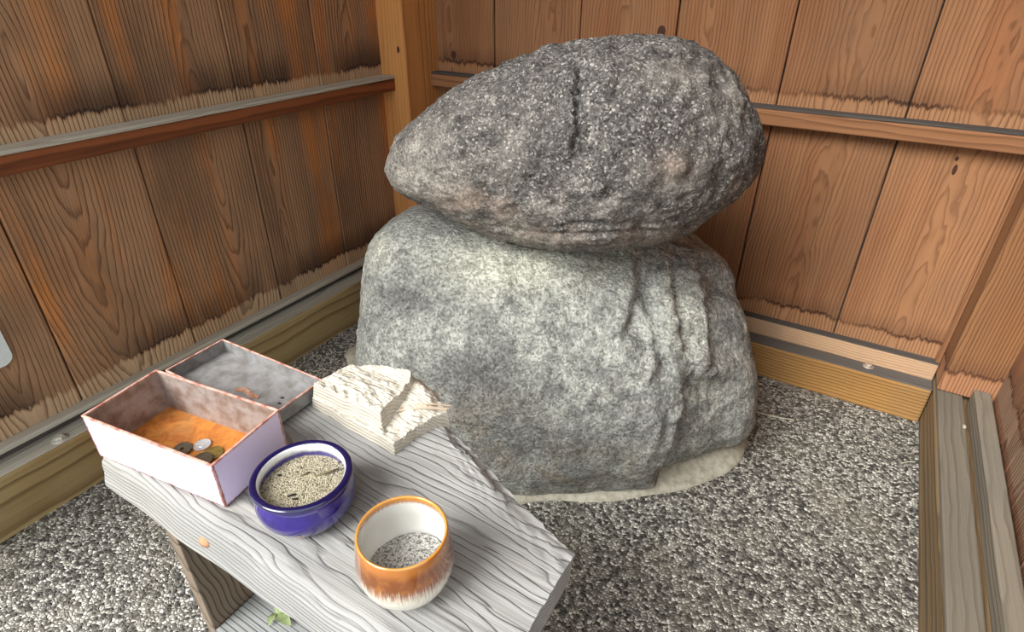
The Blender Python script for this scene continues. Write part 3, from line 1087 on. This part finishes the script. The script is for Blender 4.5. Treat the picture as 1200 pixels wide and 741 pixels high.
panel('front_panel', BW, BH, BX, (0, 0, 0), 0)
panel('back_panel', BW, BH, BX, (BW, BD, 0), math.pi)
panel('side_panel', BD - 2 * BT, BH, BX, (0, BD - BT, 0), -math.pi / 2)
panel('side_panel', BD - 2 * BT, BH, BX, (BW, BT, 0), math.pi / 2)
link('base', boxmesh('base', BW - 2 * BT, BD - 2 * BT, 0.003, 0), M['rust'], BX, (BW / 2, BD / 2, 0.0015))

LID = empty('box_lid', (-0.741, 0.322, ZT + 0.0045), math.radians(1.5))
tag(LID, 'grey tin lid lying upside down behind the open white box', 'lid')
LW, LD, LH = 0.200, 0.090, 0.020
link('plate', boxmesh('plate', LW, LD, 0.0015, 0), M['lid_in'], LID, (LW / 2, LD / 2, 0.0))
for nm, sx, sy, c in (('rim', LW, 0.0018, (LW / 2, 0, LH / 2)), ('rim', LW, 0.0018, (LW / 2, LD, LH / 2)),
                      ('rim', 0.0018, LD, (0, LD / 2, LH / 2)), ('rim', 0.0018, LD, (LW, LD / 2, LH / 2))):
    r = link(nm, boxmesh(nm, sx, sy, LH, 0.0004), M['lid_in'], LID, c)
    link('rim_edge', boxmesh('rim_edge', max(sx, 0.0024), max(sy, 0.0024), 0.0016, 0.0005), M['rim'], r, (0, 0, LH / 2))
# rusty drip and flakes on the lid
M['drip'] = m_plain('brown_rust_drip', lin(150, 104, 78), 0.6, 0, 70, 0.2, 0.4, col2=lin(196, 160, 138))
drip = prism('rust_mark', [(0, 0), (0.012, 0.006), (0.030, 0.004), (0.040, 0.008), (0.038, 0.013), (0.020, 0.012), (0.006, 0.014), (-0.004, 0.006)], 0, 0.0008)
link('rust_mark', drip, M['drip'], LID, (0.095, 0.030, 0.0009), (0, 0, -0.1))
M['speck'] = m_plain('dark_speck', lin(34, 30, 30), 0.8)
for x, y in ((0.166, 0.040), (0.172, 0.030), (0.160, 0.050)):
    link('rust_mark', prism('rust_mark', [(0, 0), (0.004, 0.001), (0.005, 0.003), (0.001, 0.0035)], 0, 0.0008), M['speck'], LID, (x, y, 0.0009))

# coins


def coin_mesh(r, hole):
    if hole:
        prof = [(hole, 0), (r, 0), (r, 0.0016), (r * 0.88, 0.0016), (r * 0.86, 0.0012), (hole * 1.35, 0.0012), (hole * 1.25, 0.0016), (hole, 0.0016), (hole, 0)]
    else:
        prof = [(0, 0), (r, 0), (r, 0.0016), (r * 0.9, 0.0016), (r * 0.88, 0.0012), (r * 0.45, 0.0012), (r * 0.4, 0.0015), (0, 0.0015)]
    me = lathe('coin', prof, 36)
    me.polygons.foreach_set('use_smooth', [False] * len(me.polygons))
    return me


M['silver'] = m_plain('bright_aluminium', lin(220, 224, 228), 0.35, 0.6, 120, 0.05)
M['nickel'] = m_plain('grey_nickel', lin(132, 122, 104), 0.4, 0.6, 120, 0.15)
M['brass'] = m_plain('dull_brass', lin(168, 144, 78), 0.4, 0.6, 120, 0.2)
zf = ZT + 0.0052
for loc, tilt, r, hole, mt, lab in (
        ((-0.6005, 0.2485, zf + 0.0020), (0.10, 0.02, 0), 0.0108, 0.0021, 'nickel', 'grey coin with a centre hole in the rusty box'),
        ((-0.5885, 0.2660, zf + 0.0003), (0.02, -0.03, 0), 0.0100, 0, 'silver', 'bright silver coin in the rusty box'),
        ((-0.5650, 0.2640, zf + 0.0002), (0.0, 0.03, 0), 0.0112, 0, 'brass', 'dull brass coin lying flat beside the silver coin'),
        ((-0.5640, 0.2500, zf + 0.0022), (0.08, 0.03, 0), 0.0112, 0, 'nickel', 'dark coin leaning on the dull brass coin')):
    tag(link('coin', coin_mesh(r, hole), M[mt], None, loc, tilt), lab, 'coin', 'coins in the offering box')

# ------------------------------------------------------------------ cobalt incense bowl


def m_cobalt():
    N = NT('cobalt_glaze')
    v = N.node('ShaderNodeTexCoord').outputs['Object']
    s = N.node('ShaderNodeSeparateXYZ', {0: v})
    n = N.noise(v, 60.0, 3.0)
    col = N.mix(N.rng(n, 0.35, 0.7), lin(42, 20, 122), lin(30, 12, 92))
    return N.finish(col, 0.10, N.bump(N.noise(v, 25.0, 2.0), 0.06, 0.004), 0, 1.0, 0.6)


def m_inner():
    N = NT('milky_inner_glaze')
    v = N.node('ShaderNodeTexCoord').outputs['Object']
    n = N.noise(v, 40.0, 4.0, 0.6)
    s = N.node('ShaderNodeSeparateXYZ', {0: v})
    low = N.rng(N.math('ADD', s.outputs[2], N.math('MULTIPLY', N.math('SUBTRACT', n, 0.5), 0.012)), 0.046, 0.040)
    col = N.mix(low, lin(226, 228, 226), lin(70, 62, 128))
    return N.finish(col, 0.15, None, 0, 0.8, 0.5)


M['cobalt'] = m_cobalt()
M['milky'] = m_inner()
M['navy'] = m_plain('dark_navy_lip', lin(26, 22, 72), 0.12, 0, 60, 0.1, 0.03, 1.0)
BWL = empty('incense_bowl', (-0.409, 0.268, ZT + 0.0015))
tag(BWL, 'glossy cobalt blue bowl filled with speckled sand', 'bowl')
prof = smooth_prof([(0.0, 0.003, 0), (0.032, 0.003, 0), (0.037, 0.0, 0), (0.0405, 0.002, 0), (0.0485, 0.014, 0), (0.0508, 0.026, 0), (0.0475, 0.038, 0),
                    (0.0462, 0.042, 0), (0.0490, 0.0455, 0), (0.0512, 0.0485, 1), (0.0505, 0.0510, 1), (0.0475, 0.0520, 1), (0.0440, 0.0508, 2),
                    (0.0420, 0.046, 2), (0.0425, 0.036, 2), (0.041, 0.02, 2), (0.030, 0.010, 2), (0.0, 0.009, 2)], 5)
link('body', lathe('body', prof, 80), [M['cobalt'], M['navy'], M['milky']], BWL)

def bowl_r(z):
    best = 0.0505
    zz = [p[1] for p in prof[:38]]
    rr = [p[0] for p in prof[:38]]
    for i in range(len(zz) - 1):
        if rr[i] > 0.03 and min(zz[i], zz[i + 1]) <= z <= max(zz[i], zz[i + 1]) and abs(zz[i] - zz[i + 1]) > 1e-9:
            t = (z - zz[i]) / (zz[i + 1] - zz[i])
            return rr[i] + (rr[i + 1] - rr[i]) * t
    return best


def bowl_patch(name, loops, mat, off=0.0004):
    """strip painted on the bowl's side: list of (angle_deg, z_low, z_high)"""
    v, f = [], []
    for a, zl, zh in loops:
        for k in range(4):
            z = zl + (zh - zl) * k / 3
            r = bowl_r(z) + off
            v.append((r * math.cos(math.radians(a)), r * math.sin(math.radians(a)), z))
    for i in range(len(loops) - 1):
        for k in range(3):
            f.append((i * 4 + k, (i + 1) * 4 + k, (i + 1) * 4 + k + 1, i * 4 + k + 1))
    return link(name, pymesh(name, v, f, True), mat, BWL)


M['brown_brush'] = m_plain('brown_brush', lin(190, 130, 100), 0.2, 0, 90, 0.1, 0.02, 0.6)
bowl_patch('glaze_drip', [(-54 + i, 0.0095, 0.0165 - 0.001 * abs(i - 2)) for i in range(5)], M['brown_brush'])

def m_sand(name, c1, c2, c3, scale):
    N = NT(name)
    v = N.node('ShaderNodeTexCoord').outputs['Object']
    c = N.voro(v, scale)
    g = N.node('ShaderNodeSeparateColor', {0: c.outputs['Color']})
    col = N.ramp(g.outputs[0], [(0.0, c3), (0.16, c2), (0.55, c1)], 'CONSTANT')
    e = N.rng(c.outputs['Distance'], 0.2, 0.75)
    col = N.mix(N.math('MULTIPLY', e, 0.5), col, c3)
    return N.finish(col, 0.85, N.bump(N.math('SUBTRACT', 1.0, c.outputs['Distance']), 0.9, 0.002), spec=0.3)


def heap(name, R, amp, seed, dome=0.0, n=36, seg=72, tilt=0.0):
    v, f = [], []
    v.append((0, 0, dome))
    for i in range(1, n + 1):
        r = R * i / n
        for k in range(seg):
            a = 2 * math.pi * k / seg
            x, y = r * math.cos(a), r * math.sin(a)
            z = dome * (1 - (r / R) ** 2) + amp * noise.fractal(Vector((x * 160, y * 160, seed)), 0.8, 2.0, 4) + 2 * amp * noise.noise(Vector((x * 40, y * 40, seed))) + tilt * x
            v.append((x, y, z))
    for k in range(seg):
        f.append((0, 1 + k, 1 + (k + 1) % seg))
    for i in range(n - 1):
        for k in range(seg):
            k2 = (k + 1) % seg
            f.append((1 + i * seg + k, 1 + (i + 1) * seg + k, 1 + (i + 1) * seg + k2, 1 + i * seg + k2))
    return pymesh(name, v, f, True)


M['sand'] = m_sand('speckled_sand', lin(214, 206, 178), lin(184, 174, 146), lin(110, 100, 84), 700.0)
o = link('sand', heap('sand', 0.0425, 0.0006, 3, 0.002), M['sand'], None, (-0.409, 0.268, ZT + 0.0375))
tag(o, 'speckled beige sand filling the cobalt blue bowl', 'sand', kind='stuff')

M['incense'] = m_plain('burnt_incense', lin(112, 104, 76), 0.8, 0, 100, 0.2)
M['incense_dark'] = m_plain('charred_incense', lin(46, 42, 36), 0.9, 0, 100, 0.2)


def stick(L, r=0.0010):
    me = lathe('incense_stub', [(0, 0), (r, 0), (r, L), (0, L)], 10)
    return me


zs_ = ZT + 0.0415
for (x0, y0), (x1, y1), mt, lab in (((-0.4045, 0.2795), (-0.391, 0.3005), 'incense', 'long olive incense stub lying on the sand'),
                                    ((-0.4185, 0.272), (-0.414, 0.281), 'incense', 'short olive incense stub in the middle of the sand'),
                                    ((-0.4080, 0.2455), (-0.4030, 0.2525), 'incense_dark', 'charred incense stub pressed into the sand'),
                                    ((-0.4010, 0.2460), (-0.3965, 0.2490), 'incense_dark', 'tiny charred incense crumb beside the pressed in stub'),
                                    ((-0.4395, 0.2600), (-0.4370, 0.2625), 'incense_dark', 'tiny charred incense crumb against the bowl wall')):
    L = math.hypot(x1 - x0, y1 - y0)
    o = link('incense_stub', stick(L), M[mt], None, (x0, y0, zs_ - 0.0012), (0, math.pi / 2 - 0.03, math.atan2(y1 - y0, x1 - x0)))
    tag(o, lab, 'incense', 'incense stubs in the bowl')

# ------------------------------------------------------------------ amber and cream cup


def m_cup():
    N = NT('amber_cream_glaze')
    v = N.node('ShaderNodeTexCoord').outputs['Object']
    s = N.node('ShaderNodeSeparateXYZ', {0: v})
    ang_ = N.math('ARCTAN2', s.outputs[1], s.outputs[0])
    st = N.noise(N.comb(N.math('MULTIPLY', ang_, 26.0), 0.0, N.math('MULTIPLY', s.outputs[2], 60.0)), 1.0, 3.0, 0.7)
    n = N.noise(v, 70.0, 4.0, 0.6)
    h = N.math('ADD', s.outputs[2], N.math('MULTIPLY', N.math('SUBTRACT', st, 0.5), 0.030))
    k = N.rng(h, 0.026, 0.046)
    col = N.mix(k, lin(226, 222, 206), lin(124, 68, 28))
    col = N.mix(N.rng(s.outputs[2], 0.056, 0.067), col, lin(172, 106, 46))
    col = N.mix(N.math('MULTIPLY', N.rng(n, 0.45, 0.7), 0.4), col, N.mix(k, lin(196, 186, 164), lin(190, 122, 52)))
    return N.finish(col, 0.14, N.bump(n, 0.05, 0.002), 0, 1.0, 0.5)


def m_cup_in():
    N = NT('white_cup_inside')
    v = N.node('ShaderNodeTexCoord').outputs['Object']
    s = N.node('ShaderNodeSeparateXYZ', {0: v})
    ang_ = N.math('ARCTAN2', s.outputs[1], s.outputs[0])
    st = N.noise(N.comb(N.math('MULTIPLY', ang_, 20.0), 0.0, 0.0), 1.0, 3.0, 0.7)
    h = N.math('ADD', s.outputs[2], N.math('MULTIPLY', N.math('SUBTRACT', st, 0.5), 0.010))
    col = N.mix(N.rng(h, 0.060, 0.067), lin(226, 226, 220), lin(176, 104, 34))
    return N.finish(col, 0.16, None, 0, 0.9, 0.5)


M['cup'] = m_cup()
M['cup_in'] = m_cup_in()
M['cup_rim'] = m_plain('honey_rim', lin(214, 148, 66), 0.14, 0, 60, 0.1, 0.02, 1.0)
CUPC = (-0.2625, 0.2545, ZT + 0.0012)
CUP = empty('tea_cup', CUPC)
tag(CUP, 'amber rimmed cream ceramic cup holding grey ash', 'cup')
cp = smooth_prof([(0.0, 0.003, 0), (0.020, 0.003, 0), (0.023, 0.0, 0), (0.027, 0.002, 0), (0.038, 0.012, 0), (0.0435, 0.026, 0), (0.0445, 0.038, 0), (0.0430, 0.054, 0),
                  (0.0412, 0.068, 0), (0.0404, 0.0705, 2), (0.0392, 0.0712, 2), (0.0380, 0.0700, 2), (0.0384, 0.066, 1), (0.0402, 0.052, 1), (0.0415, 0.038, 1),
                  (0.0400, 0.026, 1), (0.034, 0.014, 1), (0.022, 0.008, 1), (0.0, 0.007, 1)], 5)
link('body', lathe('body', cp, 80), [M['cup'], M['cup_in'], M['cup_rim']], CUP)
M['ash'] = m_sand('grey_ash', lin(214, 212, 206), lin(176, 174, 168), lin(110, 108, 102), 520.0)
o = link('ash', heap('ash', 0.037, 0.0009, 9, 0.002, tilt=0.17), M['ash'], None, (CUPC[0], CUPC[1], ZT + 0.0265))
tag(o, 'grey ash in the bottom of the amber rimmed cup', 'ash', kind='stuff')

# ------------------------------------------------------------------ bits on the ground
M['straw'] = m_plain('dry_straw', lin(206, 200, 176), 0.8)


def straw(p0, p1, r, bend):
    n = 10
    v, f = [], []
    d = (Vector(p1) - Vector(p0))
    side = d.cross(Vector((0, 0, 1))).normalized()
    for i in range(n + 1):
        t = i / n
        c = Vector(p0).lerp(Vector(p1), t) + side * bend * math.sin(math.pi * t) - Vector(p0)
        for k in range(6):
            a = 2 * math.pi * k / 6
            v.append(c + side * r * math.cos(a) + Vector((0, 0, r * math.sin(a))))
    for i in range(n):
        for k in range(6):
            f.append((i * 6 + k, (i + 1) * 6 + k, (i + 1) * 6 + (k + 1) % 6, i * 6 + (k + 1) % 6))
    f.append(tuple(range(5, -1, -1)))
    f.append(tuple(range(n * 6, n * 6 + 6)))
    return pymesh('straw', v, f, True)


p0, p1 = (-0.077, 1.371, 0.0022), (0.026, 1.390, 0.0022)
tag(link('straw', straw(p0, p1, 0.0018, 0.004), M['straw'], None, p0), 'pale dry straw on the gravel floor beside the grey green stone', 'straw')
p0, p1 = (0.268, 1.352, 0.0018), (0.296, 1.377, 0.0018)
tag(link('straw', straw(p0, p1, 0.0012, -0.004), M['straw'], None, p0), 'short bent straw against the grey door sill', 'straw')
